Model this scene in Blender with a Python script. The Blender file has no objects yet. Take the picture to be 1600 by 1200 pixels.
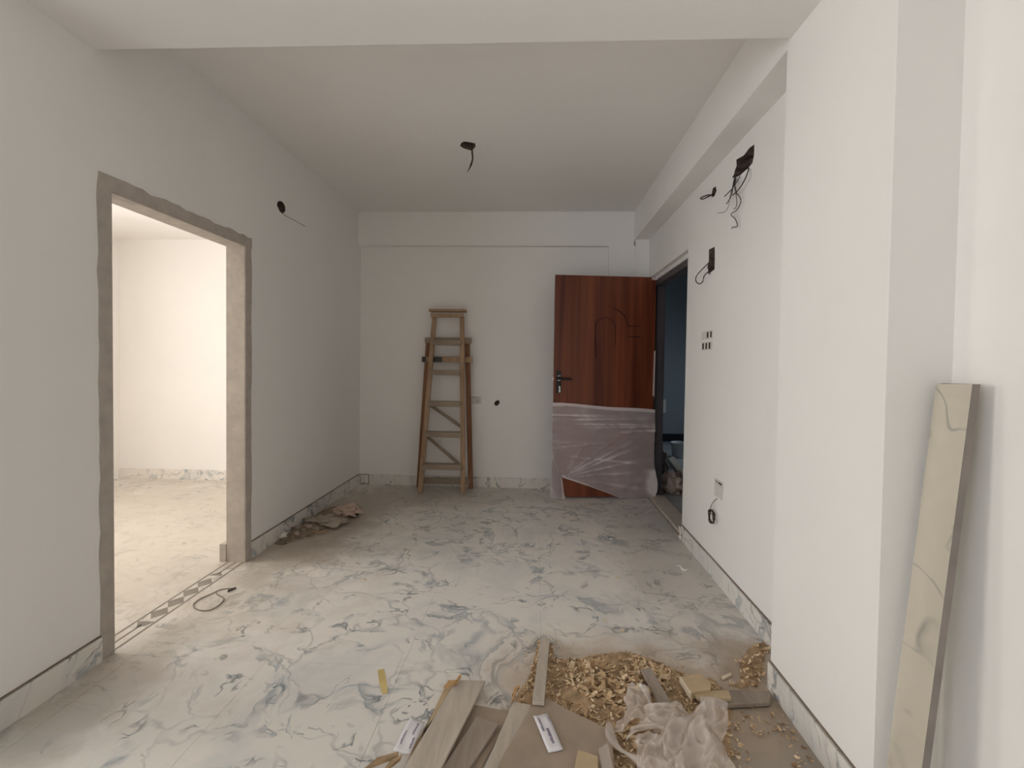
import bpy, bmesh, math, random
from mathutils import Vector, Matrix, noise
from mathutils.geometry import tessellate_polygon
random.seed(7)
SC = bpy.context.scene
COL = SC.collection

# ------------------------------------------------------------------ camera
FPX, YAW, PITCH, ROLL, PCX, PCY = 750.0, .0462, .0246, .0138, 801.77, 585.36
CAM = Vector((0, 0, 1.32))


def unrot(x, y, z):
    """camera axes (right, up, forward) -> world"""
    c, s = math.cos(ROLL), math.sin(ROLL)
    a, b = x, -y
    a, b = a * c + b * s, -a * s + b * c
    x, y = a, -b
    c, s = math.cos(PITCH), math.sin(PITCH)
    y, z = y * c - z * s, z * c + y * s
    c, s = math.cos(YAW), math.sin(YAW)
    x, z = x * c - z * s, z * c + x * s
    return Vector((x, z, y))


def ray(u, v):
    return unrot((u - PCX) / FPX, -(v - PCY) / FPX, 1.0)


def at(u, v, axis, val):
    d = ray(u, v)
    return CAM + d * ((val - CAM[axis]) / d[axis])


def on_plane(u, v, p, n):
    d = ray(u, v)
    return CAM + d * ((Vector(p) - CAM).dot(n) / d.dot(n))


cd = bpy.data.cameras.new('camera')
cam = bpy.data.objects.new('camera', cd)
COL.objects.link(cam)
R_, U_, F_ = unrot(1, 0, 0), unrot(0, 1, 0), unrot(0, 0, 1)
M = Matrix.Identity(4)
for i in range(3):
    M[i][0], M[i][1], M[i][2], M[i][3] = R_[i], U_[i], -F_[i], CAM[i]
cam.matrix_world = M
cd.sensor_fit = 'HORIZONTAL'
cd.sensor_width = 36
cd.lens = FPX / 1600 * 36
cd.shift_x = (800 - PCX) / 1600
cd.shift_y = (PCY - 600) / 1600
cd.clip_start = .05
SC.camera = cam

# ------------------------------------------------------------------ world, daylight, exposure
w = bpy.data.worlds.new('sky')
SC.world = w
w.use_nodes = True
w.node_tree.nodes['Background'].inputs[0].default_value = (.75, .85, 1, 1)
w.node_tree.nodes['Background'].inputs[1].default_value = .6


def area(name, loc, direction, sx, sy, watts, col):
    l = bpy.data.lights.new(name, 'AREA')
    l.shape = 'RECTANGLE'
    l.size, l.size_y = sx, sy
    l.energy, l.color = watts, col
    o = bpy.data.objects.new(name, l)
    COL.objects.link(o)
    o.location = loc
    o.rotation_euler = Vector(direction).to_track_quat('-Z', 'Y').to_euler()
    return o


# daylight standing in the room's windows: bedroom window, the balcony opening behind the camera, stair lobby window
area('daylight_bedroom', (-4.68, 2.6, 1.5), (1, 0, 0), 1.6, 1.5, 60, (1, .955, .90))
area('daylight_balcony', (-4.15, -3.15, 1.25), (.0, 1, 0), 1.7, 2.2, 66, (.74, .86, 1))
area('daylight_side', (-5.22, .75, 1.5), (1, 0, 0), 1.1, 1.4, 54, (1, .93, .83))
area('daylight_lobby', (3.32, 6.9, .9), (-1, 0, 0), 1.2, 1.2, 5, (.72, .86, 1))
SC.view_settings.view_transform = 'Standard'
SC.view_settings.look = 'None'
SC.view_settings.gamma = 1
SC.view_settings.exposure = 0.0
SC.view_settings.use_curve_mapping = False
SC.cycles.max_bounces = 10
SC.cycles.diffuse_bounces = 8
SC.cycles.transparent_max_bounces = 12
SC.cycles.sample_clamp_indirect = 4

# ------------------------------------------------------------------ materials
class NT:
    def __init__(s, name, rough=.6, spec=.3):
        s.m = bpy.data.materials.new(name)
        s.m.use_nodes = True
        s.t = s.m.node_tree
        s.b = s.t.nodes['Principled BSDF']
        s.b.inputs['Roughness'].default_value = rough
        s.b.inputs['Specular IOR Level'].default_value = spec

    def n(s, kind, **kw):
        nd = s.t.nodes.new(kind)
        for k, v in kw.items():
            if k.startswith('i_'):
                nd.inputs[k[2:].replace('_', ' ')].default_value = v
            else:
                setattr(nd, k, v)
        return nd

    def l(s, a, b):
        s.t.links.new(a, b)

    def coord(s, kind='Object', scale=(1, 1, 1), rot=(0, 0, 0), loc=(0, 0, 0)):
        if kind == 'World':
            o = s.n('ShaderNodeNewGeometry').outputs['Position']
        else:
            o = s.n('ShaderNodeTexCoord').outputs[kind]
        mp = s.n('ShaderNodeMapping')
        mp.inputs['Scale'].default_value = scale
        mp.inputs['Rotation'].default_value = rot
        mp.inputs['Location'].default_value = loc
        s.l(o, mp.inputs['Vector'])
        return mp.outputs[0]

    def noise(s, vec, scale, detail=3, rough=.55, dist=0):
        nd = s.n('ShaderNodeTexNoise')
        nd.inputs['Scale'].default_value = scale
        nd.inputs['Detail'].default_value = detail
        nd.inputs['Roughness'].default_value = rough
        nd.inputs['Distortion'].default_value = dist
        s.l(vec, nd.inputs['Vector'])
        return nd.outputs['Fac']

    def ramp(s, fac, stops, interp='LINEAR'):
        nd = s.n('ShaderNodeValToRGB')
        nd.color_ramp.interpolation = interp
        el = nd.color_ramp.elements
        while len(el) < len(stops):
            el.new(.5)
        for e, (p, c) in zip(el, stops):
            e.position = p
            e.color = (c, c, c, 1) if isinstance(c, (int, float)) else (*c, 1)
        s.l(fac, nd.inputs[0])
        return nd.outputs[0]

    def math(s, op, a, b=None, clamp=False):
        nd = s.n('ShaderNodeMath', operation=op, use_clamp=clamp)
        for i, x in enumerate((a, b)):
            if x is None:
                continue
            if isinstance(x, (int, float)):
                nd.inputs[i].default_value = x
            else:
                s.l(x, nd.inputs[i])
        return nd.outputs[0]

    def mix(s, fac, a, b):
        nd = s.n('ShaderNodeMix', data_type='RGBA')
        for sock, x in ((nd.inputs[0], fac), (nd.inputs[6], a), (nd.inputs[7], b)):
            if isinstance(x, (int, float)):
                sock.default_value = x
            elif isinstance(x, tuple):
                sock.default_value = (*x, 1)
            else:
                s.l(x, sock)
        return nd.outputs[2]

    def bump(s, h, strength=.2, dist=.01):
        nd = s.n('ShaderNodeBump')
        nd.inputs['Strength'].default_value = strength
        nd.inputs['Distance'].default_value = dist
        s.l(h, nd.inputs['Height'])
        s.l(nd.outputs[0], s.b.inputs['Normal'])

    def base(s, c):
        if isinstance(c, tuple):
            s.b.inputs['Base Color'].default_value = (*c, 1)
        else:
            s.l(c, s.b.inputs['Base Color'])
        return s


def plain(name, c, rough=.6, var=.15, scale=8, spec=.3, metal=0, bump=0):
    t = NT(name, rough, spec)
    f = t.noise(t.coord('Object'), scale, 4)
    a = tuple(x * (1 - var) for x in c)
    b = tuple(min(1, x * (1 + var)) for x in c)
    t.base(t.ramp(f, [(.3, a), (.7, b)]))
    t.b.inputs['Metallic'].default_value = metal
    if bump:
        t.bump(f, bump, .004)
    return t.m


def paint(name, c):
    t = NT(name, .75, .2)
    p = t.coord('World')
    f = t.noise(p, 1.3, 4, .6)
    t.base(t.ramp(f, [(.3, tuple(x * .965 for x in c)), (.7, c)]))
    t.bump(t.noise(p, 60, 3), .06, .004)
    return t.m


def wood(name, c1, c2, scale=(26, 26, 1.4), rough=.55, rot=(0, 0, 0), contrast=(.35, .65), spec=.3):
    t = NT(name, rough, spec)
    f = t.noise(t.coord('Object', scale, rot), 1, 5, .6, .6)
    k = t.noise(t.coord('Object', tuple(x * .25 for x in scale), rot), 1, 3, .5, 1.5)
    m = t.math('ADD', t.math('MULTIPLY', f, .6), t.math('MULTIPLY', k, .4))
    t.base(t.ramp(m, [(contrast[0], c1), (contrast[1], c2)]))
    t.bump(f, .1, .003)
    return t.m


def marble(name, dirt=False, off=0.0):
    t = NT(name, .32, .4)
    p = t.coord('World', (1, 1, 1), (0, 0, .5), (off, off * .7, off * .3))
    dn = t.n('ShaderNodeTexNoise')
    dn.inputs['Scale'].default_value = 1.9
    dn.inputs['Detail'].default_value = 4
    t.l(p, dn.inputs['Vector'])
    sub = t.n('ShaderNodeVectorMath', operation='SUBTRACT')
    t.l(dn.outputs['Color'], sub.inputs[0])
    sub.inputs[1].default_value = (.5, .5, .5)
    sc = t.n('ShaderNodeVectorMath', operation='SCALE')
    t.l(sub.outputs[0], sc.inputs[0])
    sc.inputs['Scale'].default_value = .55
    ad = t.n('ShaderNodeVectorMath', operation='ADD')
    t.l(p, ad.inputs[0])
    t.l(sc.outputs[0], ad.inputs[1])
    q = ad.outputs[0]
    st = t.n('ShaderNodeMapping')
    st.inputs['Scale'].default_value = (2.6, 3.9, 3.2)
    t.l(q, st.inputs['Vector'])
    v = t.n('ShaderNodeTexVoronoi', feature='DISTANCE_TO_EDGE')
    v.inputs['Scale'].default_value = 1
    v.inputs['Randomness'].default_value = 1
    t.l(st.outputs[0], v.inputs['Vector'])
    d = v.outputs['Distance']
    # thin veins where they show, and feathered smudges with one sharp edge
    vis = t.ramp(t.noise(p, 3.4, 3), [(.42, 0), (.56, 1)])
    line = t.math('MULTIPLY', t.ramp(d, [(0, 1), (.028, 0)]), vis)
    haze = t.ramp(t.noise(q, 2.6, 4, .6, .8), [(.49, 0), (.72, .62)])

    def feather(off, scale, th, width, mscale, m0, m1):
        pp = t.n('ShaderNodeVectorMath', operation='ADD')
        t.l(q, pp.inputs[0])
        pp.inputs[1].default_value = (off, off * 1.7, off * .6)
        f = t.noise(pp.outputs[0], scale, 4, .55, .9)
        a = t.ramp(f, [(th, 0), (th + .010, 1), (th + width, 0)])
        m = t.ramp(t.noise(pp.outputs[0], mscale, 2), [(m0, 0), (m1, 1)])
        return t.math('MULTIPLY', a, m)
    f1 = feather(3.0, 2.4, .50, .10, 4.3, .53, .63)
    f2 = feather(9.0, 3.3, .53, .08, 5.0, .52, .62)
    f3 = feather(15.0, 4.2, .49, .055, 6.0, .53, .61)
    basec = t.mix(t.noise(p, 1.1, 2), (.76, .73, .69), (.82, .77, .70))
    c = t.mix(haze, basec, (.56, .58, .58))
    c = t.mix(t.math('MULTIPLY', f1, .80), c, (.33, .36, .38))
    c = t.mix(t.math('MULTIPLY', f2, .80), c, (.29, .33, .36))
    c = t.mix(t.math('MULTIPLY', line, .42), c, (.24, .24, .25))
    c = t.mix(t.math('MULTIPLY', f3, .85), c, (.11, .14, .16))
    yel = t.ramp(t.noise(t.coord('World', (2.2, 1, 1), (0, 0, .7), (3.1, 1.7, 0)), 3.0, 2), [(.70, 0), (.76, .75)])
    c = t.mix(yel, c, (.66, .52, .26))
    if dirt:
        g = t.n('ShaderNodeNewGeometry').outputs['Position']
        sp = t.n('ShaderNodeSeparateXYZ')
        t.l(g, sp.inputs[0])
        X, Y = sp.outputs[0], sp.outputs[1]
        nn = t.noise(t.coord('World'), 5, 5, .65)

        def blob(x, y, rx, ry, soft=1.0):
            a = t.math('POWER', t.math('DIVIDE', t.math('SUBTRACT', X, x), rx), 2)
            b = t.math('POWER', t.math('DIVIDE', t.math('SUBTRACT', Y, y), ry), 2)
            r = t.math('ADD', t.math('SQRT', t.math('ADD', a, b)), t.math('MULTIPLY', t.math('SUBTRACT', nn, .5), 1.1))
            return t.ramp(r, [(.45, 1), (1.0, 0)])
        # trodden dust: sawdust corner, rubble along the left wall, far corner
        for (x, y, rx, ry, k, colr) in ((.75, 1.6, .62, .55, .85, (.30, .25, .20)), (.38, 1.9, .62, .42, .5, (.40, .31, .22)),
                                        (-1.66, 3.75, .50, 1.15, .9, (.28, .23, .18)), (-1.35, 4.5, .6, .6, .5, (.36, .31, .26)), (-.9, 4.75, 1.4, .55, .45, (.40, .36, .31)),
                                        (.9, 3.3, .45, 1.5, .4, (.40, .36, .31)), (-1.7, 1.8, .22, .8, .5, (.34, .30, .25)), (-3.2, 3.2, 2.4, 2.8, .75, (.52, .46, .38)), (.45, 1.95, .85, .50, .45, (.42, .30, .19)), (.98, 2.10, .25, .30, .7, (.34, .25, .17))):
            c = t.mix(t.math('MULTIPLY', blob(x, y, rx, ry), k), c, colr)
        dust = t.ramp(nn, [(.35, .30), (.7, .55)])
        t.l(dust, t.b.inputs['Roughness'])
    t.base(c)
    return t.m


def sheet_plastic(name, c, alpha, rough=.35):
    t = NT(name, rough, .5)
    t.base(c)
    f = t.noise(t.coord('Object', (6, 6, 14)), 1, 4)
    t.l(t.math('ADD', t.ramp(f, [(.3, alpha * .92), (.7, min(1, alpha * 1.08))]), t.math('MULTIPLY', t.n('ShaderNodeAttribute', attribute_name='fold').outputs['Fac'], .42), True), t.b.inputs['Alpha'])
    return t.m


MT = {
    'paint': paint('wall_paint', (.87, .85, .825)),
    'ceil': paint('ceiling_paint', (.86, .84, .815)),
    'cement': plain('cement_render', (.46, .41, .36), .9, .12, 14, bump=.4),
    'rough': plain('broken_plaster', (.12, .09, .07), .95, .5, 30, bump=.6),
    'marble': marble('marble_floor', True),
    'skirt': marble('marble_skirting', False, 4.3),
    'slab': None,
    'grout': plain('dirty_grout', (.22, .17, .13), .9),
    'inlay_dark': plain('grey_inlay', (.27, .24, .20), .5),
    'screed': plain('screed', (.50, .47, .43), .9),
    'door': wood('red_brown_laminate', (.065, .012, .006), (.27, .070, .026), (13, 13, .5), .38, spec=.45),
    'door_groove': plain('dark_groove', (.016, .006, .005), .6),
    'frame': plain('dark_steel_frame', (.085, .07, .075), .5, .2, 5),
    'black': plain('black_metal', (.012, .010, .010), .3, .1, 5, .5),
    'chrome': plain('chrome', (.6, .6, .6), .25, .05, 5, .5, 1),
    'ladder': wood('ladder_timber', (.27, .165, .095), (.48, .33, .21), (22, 22, 2.2), .65),
    'ladder_red': wood('ladder_red_timber', (.17, .075, .038), (.32, .17, .095), (22, 22, 2.2), .65),
    'ladder_grey': wood('ladder_grey_timber', (.24, .185, .14), (.37, .295, .225), (3, 22, 22), .7),
    'wire': plain('dark_wire', (.05, .038, .03), .5),
    'wire_pale': plain('dusty_wire', (.24, .20, .17), .6),
    'switch': plain('white_plastic_box', (.70, .66, .61), .5, .05),
    'slot': plain('dark_slot', (.055, .04, .03), .8),
    'plank': wood('grey_plank', (.42, .365, .305), (.58, .51, .43), (34, 5, 30), .75),
    'plank_dark': wood('brown_grey_plank', (.26, .21, .17), (.36, .30, .25), (34, 5, 30), .8),
    'board': plain('dusty_brown_board', (.36, .285, .22), .8, .12, 7),
    'yellow': plain('yellow_offcut', (.52, .40, .25), .75, .12, 10),
    'cut': plain('pale_cut_face', (.72, .62, .48), .7, .08),
    'orange': plain('orange_splinter', (.58, .36, .17), .7, .2, 20),
    'sawdust': plain('sawdust', (.40, .275, .165), .95, .35, 25, bump=1),
    'chip1': plain('shaving_pale', (.74, .58, .39), .8, .15, 30),
    'chip2': plain('shaving_tan', (.58, .41, .24), .8, .15, 30),
    'chip3': plain('shaving_brown', (.30, .18, .09), .8, .15, 30),
    'label': plain('white_label', (.78, .75, .77), .4, .04),
    'ink': plain('violet_ink', (.22, .19, .25), .6),
    'film': sheet_plastic('clear_film', (.88, .79, .79), .38, .22),
    'bag': sheet_plastic('milky_plastic', (.70, .62, .56), .42, .22),
    'dirt': plain('rubble_dirt', (.25, .19, .14), .95, .35, 22, bump=1),
    'scrap': plain('crumpled_sack', (.33, .28, .23), .85, .2, 12),
    'pink': plain('pinkish_paper', (.48, .36, .30), .85, .15, 12),
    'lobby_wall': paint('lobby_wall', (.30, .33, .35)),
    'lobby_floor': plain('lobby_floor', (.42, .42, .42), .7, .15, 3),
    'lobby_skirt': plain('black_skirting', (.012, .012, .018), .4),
    'bucket': plain('white_bucket', (.75, .75, .75), .5, .05),
    'tape': plain('pinkish_tape', (.62, .50, .48), .6),
    'white': plain('white_scrap', (.75, .71, .65), .7, .08),
    'sill': plain('threshold_stone', (.62, .54, .46), .6, .1),
}


def slab_mat():
    t = NT('beige_marble_slab', .3, .4)
    p = t.coord('World', (1, 1, 1), (0, .5, 0))
    nz = t.noise(p, 7, 4, .6, 1.2)
    v = t.ramp(t.math('ABSOLUTE', t.math('SUBTRACT', t.noise(p, 4.0, 2, .5, .8), .5)), [(0, 1), (.022, 0)])
    vis = t.ramp(t.noise(t.coord('World', loc=(2, 1, 5)), 6, 2), [(.44, 0), (.60, .8)])
    c = t.mix(nz, (.50, .45, .36), (.60, .55, .46))
    c = t.mix(t.math('MULTIPLY', v, vis), c, (.26, .25, .22))
    t.base(c)
    return t.m


MT['slab'] = slab_mat()

# ------------------------------------------------------------------ mesh helpers
WL = {}       # world location of every object made here


class MB:
    def __init__(s):
        s.v, s.f, s.mi = [], [], []

    def add(s, verts, faces, mi=0):
        o = len(s.v)
        s.v += [Vector(v) for v in verts]
        for f in faces:
            s.f.append([o + i for i in f])
            s.mi.append(mi)
        return s

    def hexa(s, p, mi=0):
        return s.add(p, [(0, 3, 2, 1), (4, 5, 6, 7), (0, 1, 5, 4), (1, 2, 6, 5), (2, 3, 7, 6), (3, 0, 4, 7)], mi)

    def box(s, x0, x1, y0, y1, z0, z1, mi=0):
        return s.hexa([(x0, y0, z0), (x1, y0, z0), (x1, y1, z0), (x0, y1, z0),
                       (x0, y0, z1), (x1, y0, z1), (x1, y1, z1), (x0, y1, z1)], mi)

    def prism(s, poly, off, mi=0):
        n = len(poly)
        poly = [Vector(p) for p in poly]
        top = [p + Vector(off) for p in poly]
        return s.add(poly + top, [tuple(range(n))[::-1], tuple(range(n, 2 * n))] +
                     [(i, (i + 1) % n, n + (i + 1) % n, n + i) for i in range(n)], mi)

    def bar(s, a, b, wdir, w, t, mi=0):
        """bar from a to b, width w along wdir, thickness t across"""
        a, b = Vector(a), Vector(b)
        d = (b - a).normalized()
        wv = Vector(wdir)
        wv = (wv - d * wv.dot(d)).normalized()
        tv = d.cross(wv)
        wv, tv = wv * w / 2, tv * t / 2
        return s.hexa([a - wv - tv, a + wv - tv, a + wv + tv, a - wv + tv,
                       b - wv - tv, b + wv - tv, b + wv + tv, b - wv + tv], mi)

    def tube(s, pts, r, n=6, mi=0, smooth=4, closed=False):
        P = [Vector(p) for p in pts]
        if smooth and len(P) > 2:
            Q = []
            m = len(P)
            for i in range(m if closed else m - 1):
                if closed:
                    p0, p1, p2, p3 = P[i - 1], P[i], P[(i + 1) % m], P[(i + 2) % m]
                else:
                    p0, p1, p2, p3 = P[max(i - 1, 0)], P[i], P[i + 1], P[min(i + 2, m - 1)]
                for k in range(smooth):
                    t = k / smooth
                    Q.append(.5 * ((2 * p1) + (p2 - p0) * t + (2 * p0 - 5 * p1 + 4 * p2 - p3) * t * t + (3 * p1 - p0 - 3 * p2 + p3) * t ** 3))
            if not closed:
                Q.append(P[-1])
            P = Q
        m = len(P)
        up = Vector((.13, .27, .95))
        vs = []
        for i, p in enumerate(P):
            a = P[i - 1] if (i or closed) else p
            b = P[(i + 1) % m] if (i < m - 1 or closed) else p
            d = (b - a).normalized()
            x = d.cross(up)
            if x.length < .1:
                x = d.cross(Vector((1, 0, 0)))
            x.normalize()
            y = d.cross(x)
            rr = r(i / (m - 1)) if callable(r) else r
            vs += [p + (x * math.cos(k * math.tau / n) + y * math.sin(k * math.tau / n)) * rr for k in range(n)]
        fs = []
        for i in range(m if closed else m - 1):
            j = (i + 1) % m
            fs += [(i * n + k, i * n + (k + 1) % n, j * n + (k + 1) % n, j * n + k) for k in range(n)]
        if not closed:
            fs += [tuple(range(n))[::-1], tuple(range((m - 1) * n, m * n))]
        return s.add(vs, fs, mi)

    def build(s, name, mats, parent=None, smooth=False, bevel=0):
        xs = [[v[i] for v in s.v] for i in range(3)]
        loc = Vector(((min(xs[0]) + max(xs[0])) / 2, (min(xs[1]) + max(xs[1])) / 2, min(xs[2])))
        me = bpy.data.meshes.new(name)
        me.from_pydata([v - loc for v in s.v], [], s.f)
        mats = mats if isinstance(mats, (list, tuple)) else [mats]
        for m in mats:
            me.materials.append(MT[m] if isinstance(m, str) else m)
        for p, k in zip(me.polygons, s.mi):
            p.material_index = k
            p.use_smooth = smooth
        bm = bmesh.new()
        bm.from_mesh(me)
        bmesh.ops.recalc_face_normals(bm, faces=bm.faces)
        if bevel:
            bmesh.ops.bevel(bm, geom=[e for e in bm.edges if len(e.link_faces) == 2 and e.calc_face_angle() > .7],
                            offset=bevel, segments=1, affect='EDGES', clamp_overlap=True)
        bm.to_mesh(me)
        bm.free()
        o = bpy.data.objects.new(name, me)
        COL.objects.link(o)
        WL[o] = loc
        o.location = loc
        if parent:
            o.parent = parent
            o.location = loc - WL[parent]
        return o


def tag(o, label=None, cat=None, group=None, kind=None):
    for k, v in (('label', label), ('category', cat), ('group', group), ('kind', kind)):
        if v:
            o[k] = v
    return o


def thing(name, loc, label, cat, group=None, kind=None):
    o = bpy.data.objects.new(name, None)
    o.empty_display_size = .1
    COL.objects.link(o)
    o.location = Vector(loc)
    WL[o] = Vector(loc)
    return tag(o, label, cat, group, kind)


def struct(o, label, cat):
    return tag(o, label, cat, None, 'structure')


def panel(mb, P, outer, holes=(), thick=.12, recess=(), depth=.05):
    """wall leaf: P(a, b, d) -> point; holes go right through, recesses are hollows with a rough back (material 1)"""
    loops = [list(outer)] + [list(h) for h in holes] + [list(r) for r in recess]
    flat = [q for L in loops for q in L]
    tri = tessellate_polygon([[Vector((a, b, 0)) for a, b in L] for L in loops])
    mb.add([P(a, b, 0) for a, b in flat], tri)
    loops2 = loops[:1 + len(holes)]
    flat2 = [q for L in loops2 for q in L]
    tri2 = tessellate_polygon([[Vector((a, b, 0)) for a, b in L] for L in loops2])
    mb.add([P(a, b, thick) for a, b in flat2], tri2)
    for L in loops2:
        n = len(L)
        mb.add([P(a, b, 0) for a, b in L] + [P(a, b, thick) for a, b in L],
               [(i, (i + 1) % n, n + (i + 1) % n, n + i) for i in range(n)])
    for L in recess:
        n = len(L)
        mb.add([P(a, b, 0) for a, b in L] + [P(a, b, depth) for a, b in L],
               [(i, (i + 1) % n, n + (i + 1) % n, n + i) for i in range(n)] + [tuple(range(n, 2 * n))], 1)
    return mb


def pxpoly(pts, axis, val, a, b):
    return [(q[a], q[b]) for q in (at(u, v, axis, val) for u, v in pts)]


# ------------------------------------------------------------------ key sizes (metres)
XL, XR, XC, XR2 = -1.868, 1.129, .983, 1.160
YF, YP, YS = 4.97, 5.04, 4.925
H, HBF, HBR = 2.874, 2.607, 2.580
YB, YC0, YC1 = 1.959, 1.392, 1.990
OL0, OL1, OLH = 2.035, 3.005, 2.040       # clear opening to the bedroom
DR0, DR1, DRH = 3.672, 4.885, 2.190       # entrance opening in the right wall
BXL, BY0, BY1, BH = -4.54, 1.52, 5.04, 2.60
TW = .12

# ------------------------------------------------------------------ floor with its tiles
mb = MB()
mb.box(-5.2, 1.45, -3.1, 5.15, -.10, -.009)
floor = struct(mb.build('floor', 'screed'), 'white marble-look tiled floor with blue-grey veins', 'floor')


def tiles(x0, x1, y0, y1, ox, oy, tx=.6, ty=1.2, g=.0005):
    kx0, ky0 = math.floor((x0 - ox) / tx), math.floor((y0 - oy) / ty)
    k = kx0
    while ox + k * tx < x1 - 1e-4:
        j = ky0
        while oy + j * ty < y1 - 1e-4:
            a0, a1 = max(x0, ox + k * tx), min(x1, ox + (k + 1) * tx)
            b0, b1 = max(y0, oy + j * ty), min(y1, oy + (j + 1) * ty)
            if a1 - a0 > .02 and b1 - b0 > .02:
                m = MB()
                m.box(a0 + g, a1 - g, b0 + g, b1 - g, -.009, 0)
                m.build('tile', 'marble', floor)
            j += 1
        k += 1


tiles(XL, XR, 1.42, YP, .045, 2.02)
tiles(-5.0, XR2, -2.9, 1.42, .045, -2.78)
tiles(BXL, XL - TW, BY0, BY1, XL - TW, 1.95)

# threshold strip of the bedroom opening with a diamond inlay
mb = MB()
mb.box(XL - TW, XL, OL0 - .03, OL1 + .03, -.009, 0)
thr = mb.build('threshold_tile', 'marble', floor)
xa, xb = XL - TW + .008, XL - .006
xm = (xa + xb) / 2
lw = .009


def inlay(poly):
    m = MB()
    m.prism([(x, y, 0.0) for x, y in poly], (0, 0, .0012))
    m.build('inlay', 'inlay_dark', thr)


def rect(x0, x1, y0, y1):
    return [(x0, y0), (x1, y0), (x1, y1), (x0, y1)]


ya, yb = OL0 - .02, OL1 + .02
inlay(rect(xa, xa + lw, ya, yb))
inlay(rect(xb - lw, xb, ya, yb))
d0, d1 = ya + .24, yb - .20
inlay(rect(xm - lw / 2, xm + lw / 2, ya, d0))
inlay(rect(xm - lw / 2, xm + lw / 2, d1, yb))
nd = 5
stp = (d1 - d0) / nd
hw = (xb - xa) / 2 - lw
inlay([(xm, d0 - .03), (xm + hw, d0 + .03), (xm, d0 + .03), (xm - hw, d0 + .03)])
for k in range(nd - 1):
    c = d0 + stp * (k + .5) + .5 * stp
    inlay([(xm, c - stp * .5), (xm + hw, c), (xm, c + stp * .5), (xm - hw, c)])
inlay([(xm - hw, d1 - .02), (xm + hw, d1 - .02), (xm, d1 + .03)])

# ------------------------------------------------------------------ ceiling, beams, pillar
CEIL_HOLE = pxpoly([(718.7, 227.5), (721, 223), (725, 221), (733, 222), (742.5, 224), (743, 229), (740, 233), (735, 235), (728, 233), (723, 231)], 2, H, 0, 1)
mb = MB()
panel(mb, lambda a, b, d: (a, b, H + d), rect(XL - .05, XR + .05, 1.40, YP + .05), (), .12, [CEIL_HOLE], .07)
struct(mb.build('ceiling', ['ceil', 'rough']), 'white painted ceiling with a broken round lamp hole', 'ceiling')
mb = MB()
mb.box(-5.2, XR2 + .12, -3.1, 1.40, H, H + .12)
struct(mb.build('ceiling', 'ceil'), 'white ceiling of the room behind the camera', 'ceiling')
mb = MB()
mb.box(XL, XC, 1.40, YB, HBF, H)
struct(mb.build('trim_1', 'ceil'), 'white ceiling beam crossing the top of the room', 'beam')
mb = MB()
mb.box(XC, XR, YC1, YS + .1, HBR, H)
struct(mb.build('trim_2', 'paint'), 'white boxed beam along the top of the right wall', 'beam')
mb = MB()
mb.box(XC, XR2, YC0, YC1, 0, H)
struct(mb.build('trim_3', 'paint'), 'white plastered pillar projecting from the right wall', 'pillar')

# ------------------------------------------------------------------ walls
# left wall with the bedroom opening
LH = pxpoly([(432.5, 320), (434, 315), (437.5, 313.7), (442, 316), (445, 321), (446, 327), (445, 331), (441, 334), (437, 330)], 0, XL, 1, 2)
mb = MB()
panel(mb, lambda a, b, d: (XL - d, a, b),
      [(1.40, 0), (OL0 - .045, 0), (OL0 - .045, OLH + .05), (OL1 + .045, OLH + .05), (OL1 + .045, 0), (YP + .05, 0), (YP + .05, H), (1.40, H)],
      (), TW, [LH], .06)
struct(mb.build('wall_left', ['paint', 'rough']), 'left white wall with a doorless opening to a bright room', 'wall')

# cement lining of that opening: two jambs and a head, ragged on the outside
def ragged(a0, a1, n, amp, seed):
    r = random.Random(seed)
    return [(a0 + (a1 - a0) * i / n, r.uniform(-amp, amp)) for i in range(n + 1)]


lin = thing('trim_4', (XL, (OL0 + OL1) / 2, 0), 'rough grey cement lining around the bedroom opening', 'door lining', kind='structure')


def jamb(name, inner, sign, seed):
    m = MB()
    oy = inner + sign * .045
    ow = inner + sign * .066
    m.box(XL - TW - .003, XL + .002, min(inner, oy), max(inner, oy), 0, OLH + .05)
    pts = ragged(0, OLH + .05, 26, .005, seed)
    face = [(XL, inner, 0), (XL, inner, OLH + .05)] + [(XL, ow + e, z) for z, e in reversed(pts)]
    if sign < 0:
        face = face[::-1]
    m.prism(face, (.005, 0, 0))
    m.build(name, 'cement', lin)


jamb('jamb', OL0, -1, 3)
jamb('jamb', OL1, 1, 4)
mb = MB()
mb.box(XL - TW - .003, XL + .002, OL0 - .045, OL1 + .045, OLH, OLH + .05)
pts = ragged(OL0 - .062, OL1 + .068, 24, .007, 5)
mb.prism([(XL, OL0 - .062, OLH), (XL, OL1 + .068, OLH)] + [(XL, y, OLH + .068 + e) for y, e in reversed(pts)], (.006, 0, 0))
mb.build('head', 'cement', lin)

# far wall: recessed panel, shallow beam, two shallow pilasters
FH = pxpoly([(772, 631), (774, 627), (778.5, 625), (781, 627.5), (780, 631), (777, 634), (774, 634)], 1, YP, 0, 2)
mb = MB()
panel(mb, lambda a, b, d: (a, YP + d, b), rect(XL - .12, XR + .14, 0, H + .02), (), .12, [FH], .05)
struct(mb.build('wall_far', ['paint', 'rough']), 'far white wall with a shallow recessed panel', 'wall')
q = at(952, 384, 1, YF)
mb = MB()
mb.box(XL, XC, YF, YP, q.z, H)
struct(mb.build('trim_5', 'paint'), 'shallow white beam along the top of the far wall', 'beam')
mb = MB()
mb.box(q.x, XC + .012, YF, YP, 0, q.z)
struct(mb.build('trim_6', 'paint'), 'shallow white pilaster on the far wall behind the door', 'pilaster')
mb = MB()
mb.box(XC + .012, XR, YS, YP, 0, HBR)
struct(mb.build('trim_7', 'paint'), 'narrow white corner pilaster beside the entrance door', 'pilaster')

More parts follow.
